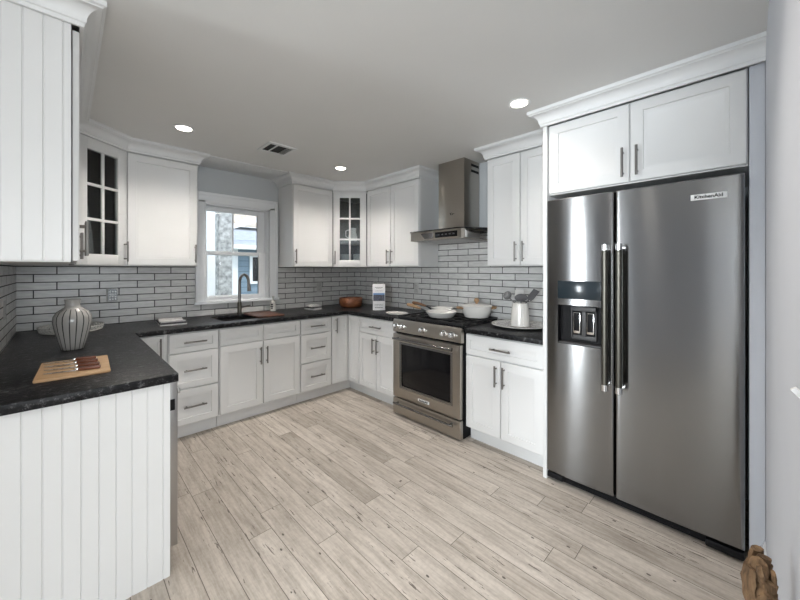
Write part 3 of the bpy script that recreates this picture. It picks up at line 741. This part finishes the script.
# ------------------------------------------------------------------ things on the counters
def towel(name, label, c, rz, sx, sy, h):
    t = thing(name, label, 'towel', (*c, .9142), rz)
    def lay(z0, z1, s):
        mb = MB(); n = 10; vs = []; fs = []
        for k in range(n + 1):
            y = -sy / 2 * s + sy * s * k / n; d = .006 * math.cos(3 * pi * k / n) * (1 if z0 > 0 else 0)
            for x in (-sx / 2 * s, sx / 2 * s):
                vs += [(x, y, z0), (x, y, z1 + d)]
        for k in range(n):
            a = k * 4; fs += [(a + 1, a + 3, a + 7, a + 5), (a, a + 4, a + 6, a + 2), (a, a + 1, a + 5, a + 4), (a + 2, a + 6, a + 7, a + 3)]
        fs += [(0, 2, 3, 1), (n * 4, n * 4 + 1, n * 4 + 3, n * 4 + 2)]
        return mb.add(vs, fs)
    mesh('lower_fold', lay(0, h * .34, 1), 'cloth', t, smooth=60); mesh('stripe', lay(h * .34, h * .64, .98), 'clothd', t, smooth=60); mesh('upper_fold', lay(h * .64, h, .92), 'cloth', t, smooth=60)
towel('folded_towel', 'grey and black folded towel on the counter beside the sink', (-2.25, -.30), -4, .19, .34, .030)
towel('folded_cloth', 'small pale folded cloth on the counter beside the wooden bowl', (-.83, -.26), 12, .13, .16, .05)

bw = thing('wooden_bowl', 'round reddish-brown wooden bowl in the counter corner', 'bowl', (-.36, -.36, .9142))
mesh('bowl', MB().lathe([(.105, 0), (.130, .012), (.144, .05), (.145, .112), (.141, .118), (.134, .112), (.132, .05), (.11, .018), (.001, .016)], seg=48), 'brown', bw)
sg = thing('card_stand', 'upright white card with dark picture band on the counter', 'sign', (-.335, -.87, .9142), -45)
mesh('card', MB().box(-.072, .072, -.003, .003, 0, .30, .001), 'paper', sg)
mesh('picture', MB().box(-.066, .066, -.0042, -.003, .105, .195), plain('night_picture', (.022, .022, .045), .35, var=.98, scale=60), sg)
mesh('picture_sky', MB().box(-.066, .066, -.0044, -.0041, .178, .197), plain('blue_band', (.10, .22, .45), .4), sg)
ln = MB()
for z, hwid, th in ((.262, .045, .006), (.250, .03, .004), (.222, .04, .003), (.066, .05, .003), (.056, .05, .003), (.030, .045, .008)):
    k = -hwid
    while k < hwid:
        l = random.uniform(.006, .016); ln.box(k, min(k + l, hwid), -.0042, -.003, z - th / 2, z + th / 2); k += l + .004
mesh('print', ln, 'utgrey', sg)
mesh('foot', MB().box(-.05, .05, -.01, .06, 0, .004, .001), 'paper', sg)
tr = mesh('spoon_rest', MB().lathe([(.09, 0), (.118, .004), (.126, .014), (.122, .016), (.112, .008), (.001, .006)], seg=40, mat=Matrix.Diagonal((.8, 1.1, 1, 1))), 'ceramic'); tr.location = (-.43, -1.27, .9142)
tag(tr, 'flat white oval dish on the counter beside the range', 'dish')

def skillet(label, c, ang, rr, wood_m):
    s = thing('skillet', label, 'pan', (*c, .9435), ang)
    mesh('pan', MB().lathe([(rr * .70, 0), (rr * .76, .004), (rr * .97, .046), (rr, .052), (rr * .985, .055), (rr * .94, .046), (rr * .72, .009), (.001, .007)], seg=44), 'cream', s)
    mesh('bracket', MB().tube([(rr * .93, 0, .040), (rr + .035, 0, .064), (rr + .055, 0, .072)], [.011, .008, .009], 12), 'dgrey', s)
    mesh('handle', MB().tube([(rr + .05, 0, .070), (rr + .10, 0, .087), (rr + .14, 0, .098), (rr + .18, 0, .106), (rr + .19, 0, .107)], [.010, .015, .016, .015, .006], 14), wood_m, s)
skillet('white enamel skillet with honey wood handle, nearest pan on the range', (-.43, -1.865), 118, .146, 'oak')
skillet('white skillet with walnut handle behind the nearest skillet on the range', (-.20, -1.69), 135, .115, 'walnut')
po = thing('dutch_oven', 'cream round pot with lid and wooden side handles on the range', 'pot', (-.222, -2.11, .9435))
mesh('pot', MB().lathe([(.090, 0), (.106, .006), (.126, .05), (.137, .104), (.132, .106), (.001, .106)], seg=44), 'cream', po)
lid = mesh('lid', MB().lathe([(.140, .105), (.141, .110), (.126, .117), (.06, .124), (.001, .126)], seg=44), 'cream', po)
mesh('knob', MB().lathe([(.010, .126), (.012, .134), (.024, .150), (.022, .166), (.010, .178), (.001, .18)], seg=24), 'oak', lid)
for sgn in (1, -1):
    d = Vector((.70, -.71, 0)) * sgn; n = Vector((.71, .70, 0))
    p0 = d * .127; hm = MB().tube([(p0 + n * .035 + Vector((0, 0, .086)))[:], (d * .167 + n * .033 + Vector((0, 0, .09)))[:], (d * .178 + Vector((0, 0, .091)))[:], (d * .167 - n * .033 + Vector((0, 0, .09)))[:], (p0 - n * .035 + Vector((0, 0, .086)))[:]], .009, 12)
    mesh('handle', hm, 'oak', po)

# platter and utensil crock
pl = thing('platter', 'round grey patterned platter under the utensil crock', 'platter', (-.26, -2.545, .9142))
mesh('dish', MB().lathe([(.12, 0), (.14, .002), (.208, .018), (.224, .021), (.222, .025), (.203, .022), (.135, .008), (.001, .006)], seg=56), 'ceramic', pl)
m_, t_, b_ = nt('scroll_pattern'); f_ = noise(t_, coords(t_), 34, 3, .5)
t_.links.new(ramp(t_, f_, [(.44, (.62, .62, .60)), (.5, (.20, .20, .22)), (.58, (.55, .55, .54))]), b_.inputs['Base Color']); b_.inputs['Roughness'].default_value = .3
mesh('pattern', MB().lathe([(.095, .0075), (.132, .0085), (.199, .0225)], seg=56, caps=False), m_, pl)
ck = thing('utensil_crock', 'tapered white textured crock of utensils on the platter', 'crock', (-.30, -2.57, .9245))
mesh('crock', MB().lathe([(.064, 0), (.074, .006), (.072, .05), (.066, .14), (.060, .185), (.061, .190), (.056, .190), (.054, .18), (.062, .05), (.062, .012), (.001, .010)], seg=40), 'ceramic', ck)
cd = MB()
for k in range(14):
    z = .02 + k * .012
    for a in (-2.35, ): 
        rr = .0735 - (z / .19) * .0125
        cd.lathe([(.001, -.005), (.005, 0), (.001, .005)], c=(rr * cos(a), rr * sin(a), z), seg=8)
mesh('bead_line', cd, 'paper', ck)
def at(px, py): return (-.30 + px, -2.57 + py)
# image-right direction is (0.70,-0.71); towards the camera is (-0.71,-0.70)
def utensil(name, label, base, tip, head, mat):
    o = thing(name, label, 'utensil', (-.30, -2.57, .9345 + .003))
    b0 = Vector((base[0], base[1], 0)); t0 = Vector(tip)
    h = Vector((t0.x, t0.y)); k = min(1, .040 / max(.001, h.length)); p1 = Vector((h.x * k, h.y * k, .172))
    mesh('handle', MB().tube([b0[:], (b0.lerp(p1, .5))[:], p1[:], (p1.lerp(t0, .5))[:], t0[:]], [.005, .005, .005, .005, .005], 10), mat, o)
    mesh('head', head(t0, (t0 - p1).normalized().lerp((t0 - b0).normalized(), .35).normalized()), mat, o)
RIGHT = Vector((.70, -.71, 0)); CAM = Vector((-.71, -.70, 0))
def spoon(a, b, depth=.012, axis=None):
    def f(t0, d):
        ax = (axis or RIGHT); ax = (ax - d * ax.dot(d)).normalized(); nn = d.cross(ax)
        mb = MB(); pts = []; seg = 20; rings = 6
        v = [(t0 + d * b * 1.0 - nn * depth)[:]]; fs = []
        for i in range(1, rings + 1):
            q = i / rings
            for k in range(seg):
                an = 2 * pi * k / seg; v.append((t0 + d * (b + b * q * cos(an)) + ax * a * q * sin(an) - nn * depth * (1 - q * q))[:])
        fs += [(0, 1 + k, 1 + (k + 1) % seg) for k in range(seg)]
        for i in range(rings - 1):
            for k in range(seg): fs.append((1 + i * seg + k, 1 + (i + 1) * seg + k, 1 + (i + 1) * seg + (k + 1) % seg, 1 + i * seg + (k + 1) % seg))
        n0 = len(v); v += [(Vector(p) + nn * .003)[:] for p in v]; fs += [tuple(i + n0 for i in reversed(q)) for q in fs]
        o0 = 1 + (rings - 1) * seg
        for k in range(seg): fs.append((o0 + k, n0 + o0 + k, n0 + o0 + (k + 1) % seg, o0 + (k + 1) % seg))
        return mb.add(v, fs)
    return f
def blade(wd, ln_, slots=0):
    def f(t0, d):
        ax = (RIGHT - d * RIGHT.dot(d)).normalized(); nn = d.cross(ax); mb = MB()
        P = [(-wd * .35, -.005), (wd * .35, -.005), (wd * .5, .02), (wd * .5, ln_), (-wd * .5, ln_ * .9), (-wd * .5, .02)]
        v = [(t0 + ax * x + d * y + nn * s)[:] for s in (-.0025, .0025) for x, y in P]; n = len(P)
        return mb.add(v, [tuple(range(n)), tuple(range(2 * n - 1, n - 1, -1))] + [(i, (i + 1) % n, n + (i + 1) % n, n + i) for i in range(n)])
    return f
R2 = lambda r, c, z: tuple(RIGHT * r + CAM * c + Vector((0, 0, z)))
utensil('ladle', 'pale ladle leaning out of the crock toward the range', R2(.02, 0, 0)[:2], R2(-.082, .0, .212), spoon(.036, .032, .022), 'utlight')
utensil('serving_spoon', 'dark grey oval spoon standing in the middle of the crock', R2(-.01, -.02, 0)[:2], R2(-.004, .034, .190), spoon(.052, .031, .006), 'utgrey')
utensil('spatula', 'dark grey spatula leaning out of the crock toward the refrigerator', R2(-.03, .01, 0)[:2], R2(.070, .012, .205), blade(.052, .10), 'utgrey')
utensil('slotted_turner', 'pale slotted turner at the back of the crock', R2(.0, .015, 0)[:2], R2(.012, -.045, .20), blade(.075, .085), 'utpale')

# vase, tray, board and knives
vs = thing('vase', 'grey ceramic vase with dark vertical stripes on the countertop', 'vase', (-2.878, -1.065, .9142))
vp = [(.060, 0), (.070, .004), (.088, .06), (.107, .12), (.117, .165), (.114, .195), (.095, .222), (.063, .240), (.048, .248), (.0445, .262), (.0465, .285), (.050, .294), (.046, .295), (.041, .28), (.040, .25), (.001, .248)]
m_, t_, b_ = nt('striped_glaze'); v_ = coords(t_); sp_ = N(t_, 'ShaderNodeSeparateXYZ'); t_.links.new(v_, sp_.inputs[0])
an = math_n(t_, 'ARCTAN2', sp_.outputs[1], sp_.outputs[0])
an = math_n(t_, 'ADD', an, math_n(t_, 'MULTIPLY', noise(t_, mapping(t_, v_, (6, 6, 3)), 1, 2), .16))
fa_ = math_n(t_, 'FRACT', math_n(t_, 'MULTIPLY', an, 17 / (2 * pi)))
dd_ = math_n(t_, 'ABSOLUTE', math_n(t_, 'SUBTRACT', fa_, .5))
ins = math_n(t_, 'MULTIPLY', math_n(t_, 'LESS_THAN', sp_.outputs[2], .238), math_n(t_, 'LESS_THAN', dd_, .085))
t_.links.new(mix(t_, ins, (.40, .39, .37), (.05, .05, .052)), b_.inputs['Base Color']); b_.inputs['Roughness'].default_value = .22; b_.inputs['Coat Weight'].default_value = .3
mesh('body', MB().lathe([(max(.001, q * .735), z) for q, z in vp], seg=64), m_, vs, smooth=60)
ty = thing('oval_tray', 'silvery fretwork rimmed round tray behind the vase', 'tray', (-2.872, -.225, .9142))
mesh('base', MB().lathe([(.165, 0), (.172, .006), (.001, .006)], seg=56), 'rim', ty)
rm = MB(); rm.lathe([(.172, .004), (.178, .004), (.178, .011), (.172, .011)], seg=56, caps=False); rm.lathe([(.178, .034), (.186, .034), (.187, .042), (.178, .042)], seg=56, caps=False)
for k in range(36):
    a0 = 2 * pi * k / 36; a1 = a0 + 2 * pi / 36
    for p, q in ((a0, a1), (a1, a0)): rm.tube([(.175 * cos(p), .175 * sin(p), .009), (.182 * cos(q), .182 * sin(q), .036)], .0032, 6)
mesh('rim', rm, 'ceramic', ty)
bo = tag(mesh('cutting_board', MB().box(-.122, .122, -.18, .18, 0, .014, .005), 'board'), 'light bamboo cutting board with knives on the near counter', 'cutting board')
bo.location = (-2.876, -1.63, .9142); bo.rotation_euler.z = radians(-2)
def knife(label, x, y, tilt):
    k = thing('steak_knife', label, 'knife', (x, y, .9288), tilt, 'wooden handled steak knives'); k.scale = (.80, 1, 1)
    mesh('blade', MB().prism([(-.125, 0), (-.118, -.010), (-.02, -.013), (.01, -.010), (.01, .006), (-.06, .006)], .002, .0038), 'chrome', k)
    mesh('bolster', MB().box(.005, .018, -.009, .007, .0, .013, .002), 'chrome', k)
    mesh('handle', MB().box(.017, .112, -.0095, .0075, 0, .016, .005), 'knifew', k)
    rv = MB()
    for x in (.04, .065, .09): rv.lathe([(.0025, .0155), (.0025, .0166), (.001, .0167)], c=(x, -.001, 0), seg=10)
    mesh('rivet', rv, 'chrome', k)
for lab, x, y, tl in (('steak knife on the cutting board, closest to the striped vase', -2.885, -1.505, -8), ('second steak knife from the vase end of the cutting board', -2.882, -1.588, -10),
                   ('third steak knife from the vase end of the cutting board', -2.880, -1.668, -12), ('steak knife on the cutting board, nearest the camera', -2.880, -1.742, -12)):
    knife(lab, x, y, tl)

# outlets, switch, plug-in light
def outlet(label, loc, rz, mat='plate'):
    o = thing('outlet', label, 'outlet', loc, rz)
    mesh('plate', MB().box(-.036, .036, -.006, 0, -.058, .058, .002), mat, o)
    s = MB()
    for z in (-.022, .022): s.box(-.017, .017, -.0072, -.005, z - .014, z + .014, .001)
    mesh('socket', s, mat, o)
    sl_ = MB()
    for z in (-.022, .022):
        for x in (-.006, .006): sl_.box(x - .001, x + .001, -.0076, -.007, z - .004, z + .005)
    mesh('slot', sl_, 'black', o)
outlet('grey outlet on the tile above the round tray, holding a night light', (-2.625, -.008, 1.165), 0)
outlet('grey outlet on the tile between window and wooden bowl', (-.602, -.008, 1.152), 0)
outlet('grey outlet on the range wall tile above the upright card', (-.008, -.42, 1.165), -90)
outlet('grey outlet on the range wall tile above the skillet handles', (-.008, -1.157, 1.172), -90)
outlet('pale outlet on the tile of the return wall near the vase', (WX + .008, -.725, 1.14), 90)
nl = thing('night_light', 'clear faceted plug-in night light on the tiled wall', 'night light', (-2.622, -.0165, 1.165))
mesh('shade', MB().prism([(-.030, -.045), (.030, -.045), (.030, .035), (.020, .052), (-.020, .052), (-.030, .035)], -.036, -.006, 'y'), 'clear', nl)
mesh('plug', MB().box(-.016, .016, -.006, 0, -.014, .014, .002), 'platew', nl)
nd = MB()
for i in range(3):
    for q in range(4): nd.lathe([(.001, 0), (.007, .004), (.001, .008)], c=(-.018 + i * .018, -.037, -.035 + q * .021), seg=6, mat=Matrix.Rotation(radians(90), 4, 'X'))
mesh('facet', nd, 'paper', nl)
sw = thing('light_switch', 'white toggle light switch on the pale wall beside the camera', 'light switch', (-2.185, FY, 1.205), 180)
mesh('plate', MB().box(-.036, .036, -.006, 0, -.06, .06, .002), 'platew', sw)
mesh('toggle', MB().prism([(-.006, -.004), (-.018, .010), (-.013, .014), (-.006, .008)], -.005, .005, 'x'), 'platew', sw)

# dried bark bundle at the wall
bk = MB()
for k in range(90):
    a = random.uniform(0, 2 * pi); rr = random.uniform(.002, .031); zt = random.uniform(.68, .845) if k > 24 else random.uniform(.3, .7)
    cx, cy = rr * cos(a), rr * sin(a) * .8; hgt = random.uniform(.03, .07); wd = random.uniform(.006, .014); th = random.uniform(-.5, .5); yaw = random.uniform(0, 2 * pi)
    pts = []; rs = []
    for i in range(6):
        q = i / 5; pts.append((cx + .010 * sin(q * 3 + yaw) + .02 * (q - .5) * cos(yaw), cy + .006 * cos(q * 2.5 + yaw), zt - hgt + hgt * q)); rs.append(wd * (.55 + .75 * sin(pi * (.15 + .7 * q))) * random.uniform(.8, 1.15))
    n0 = len(bk.v); bk.tube(pts, rs, 8); rd = Vector((cos(a), sin(a), 0)); cc = Vector((cx, cy, 0))
    for i in range(n0, len(bk.v)):
        p = Vector(bk.v[i]); q = (p - cc).dot(rd); bk.v[i] = (p - rd * q * .55)[:]
for k in range(7):
    a = 2 * pi * k / 7; bk.tube([(.018 * cos(a), .014 * sin(a), 0), (.016 * cos(a + .4), .014 * sin(a + .4), .35), (.012 * cos(a), .010 * sin(a), .74)], [.012, .013, .008], 7)
bo2 = tag(mesh('bark_bundle', bk, 'bark', smooth=25), 'brown bundle of dried curled bark standing against the pale wall', 'dried bark')
bo2.location = (-1.985, -3.880, 0)

# dishes behind the glass doors
def dish(name, label, cat, loc, prof, mat='ceramic'):
    o = tag(mesh(name, MB().lathe(prof, seg=32), mat), label, cat); o.location = loc; return o
pit = thing('pitcher', 'white pitcher on the middle shelf behind the glass door above the bowl', 'pitcher', (-.36, -.40, 1.7275))
mesh('body', MB().lathe([(.040, 0), (.052, .01), (.055, .06), (.040, .13), (.044, .17), (.040, .17), (.036, .13), (.001, .12)], seg=30), 'paper', pit)
mesh('handle', MB().tube([(-.035, .035, .15), (-.062, .062, .135), (-.062, .062, .07), (-.036, .036, .045)], .007, 10), 'paper', pit)
for i, (x, y, lab) in enumerate(((-.44, -.37, 'white stacked bowls low behind the glass door, toward the window'), (-.33, -.47, 'white stacked bowls low behind the glass door, toward the range'))):
    dish('bowl_stack' if False else 'serving_bowl', lab, 'bowl', (x - .01 * i, y - .02 * i, UB + .0185), [(.045, 0), (.06, .02), (.066, .14), (.062, .14), (.055, .022), (.001, .01)], 'paper')
dish('serving_bowl', 'small white bowl behind the glass door above the vase', 'bowl', (-2.80, -.42, UB + .0185), [(.03, 0), (.055, .02), (.066, .055), (.062, .055), (.05, .02), (.001, .008)], 'paper')

# ------------------------------------------------------------------ outside the window
M['siding'] = None
m_, t_, b_ = nt('blue_siding'); sp_ = N(t_, 'ShaderNodeSeparateXYZ'); t_.links.new(coords(t_), sp_.inputs[0])
fz = math_n(t_, 'FRACT', math_n(t_, 'MULTIPLY', sp_.outputs[2], 1 / .12)); ed = math_n(t_, 'LESS_THAN', fz, .12)
t_.links.new(mix(t_, ed, (.19, .265, .34), (.10, .15, .20)), b_.inputs['Base Color']); b_.inputs['Roughness'].default_value = .7; M['siding'] = m_
m_, t_, b_ = nt('tan_shingles'); v_ = coords(t_); br_ = N(t_, 'ShaderNodeTexBrick'); t_.links.new(mapping(t_, v_, (1, 1, 1)), br_.inputs['Vector'])
for k, x in (('Scale', 1), ('Mortar Size', .008), ('Brick Width', .3), ('Row Height', .14)): br_.inputs[k].default_value = x
br_.inputs['Color1'].default_value = (.60, .54, .47, 1); br_.inputs['Color2'].default_value = (.50, .45, .39, 1); br_.inputs['Mortar'].default_value = (.30, .24, .18, 1)
t_.links.new(br_.outputs['Color'], b_.inputs['Base Color']); b_.inputs['Roughness'].default_value = .9; M['shingle'] = m_
M['slate'] = plain('grey_shingles', (.34, .38, .44), .85, var=.15, scale=8)
M['mottle'] = plain('mottled_stucco', (.42, .43, .43), .95, var=.5, scale=16, bmp=.3)
M['gutter'] = plain('white_gutter', (.8, .82, .84), .5)
struct('ground', MB().box(-14, 16, .25, 26, -.5, -.35), plain('grass_ground', (.10, .14, .06), .95, var=.4, scale=5))
hs = thing('neighbour_house', 'blue-grey sided neighbouring house with tan roof outside the window', 'house', (0, 4.2, -.35))
mesh('wall', MB().box(-1.6, 5.0, 0, 5.0, 0, 2.22), 'siding', hs)
rf = MB().prism([(-.30, 2.18), (-.30, 2.27), (2.6, 3.0), (2.6, 2.85)], -1.8, 5.2, 'x'); mesh('porch_roof', rf, 'slate', hs)
mesh('gutter', MB().box(-1.8, 5.2, -.37, -.28, 2.17, 2.27, .02), 'gutter', hs)
mesh('gable_wall', MB().box(-1.0, 5.0, 2.5, 5.0, 2.2, 3.0), 'siding', hs)
rf2 = MB().prism([(2.0, 2.95), (2.0, 3.05), (6.0, 5.6), (6.0, 5.45)], -1.2, 5.4, 'x'); mesh('upper_roof', rf2, 'shingle', hs)
mesh('rake_board', MB().prism([(-1.3, 2.25), (-1.3, 2.36), (1.6, 3.45), (1.6, 3.33)], -.05, 0.02, 'y'), 'gutter', hs)
wd_ = mesh('window', MB().cells([.10, .16, .52, .58], [1.40, 1.46, 2.02, 2.08], lambda a, b: not (.16 < a < .52 and 1.46 < b < 2.02), -.04, .0, 'y'), 'gutter', hs)
mesh('pane', MB().box(.16, .52, -.015, -.005, 1.46, 2.02), 'blackgl', wd_)
mesh('corner_board', MB().box(-.30, -.17, -.06, .0, 0, 2.2), 'gutter', hs)
mesh('foundation', MB().box(-1.55, 4.95, .02, 4.9, -.02, .02), 'mottle', hs)
o = tag(mesh('stucco_chimney', MB().box(-1.335, -1.15, 1.5, 1.75, -.36, 3.6, .01), 'mottle'), 'mottled grey stucco post rising just outside the window', 'post')
o = tag(mesh('white_post', MB().box(-1.50, -1.395, 1.45, 1.55, -.36, 3.2, .008), 'gutter'), 'white square post standing outside at the window edge', 'post')
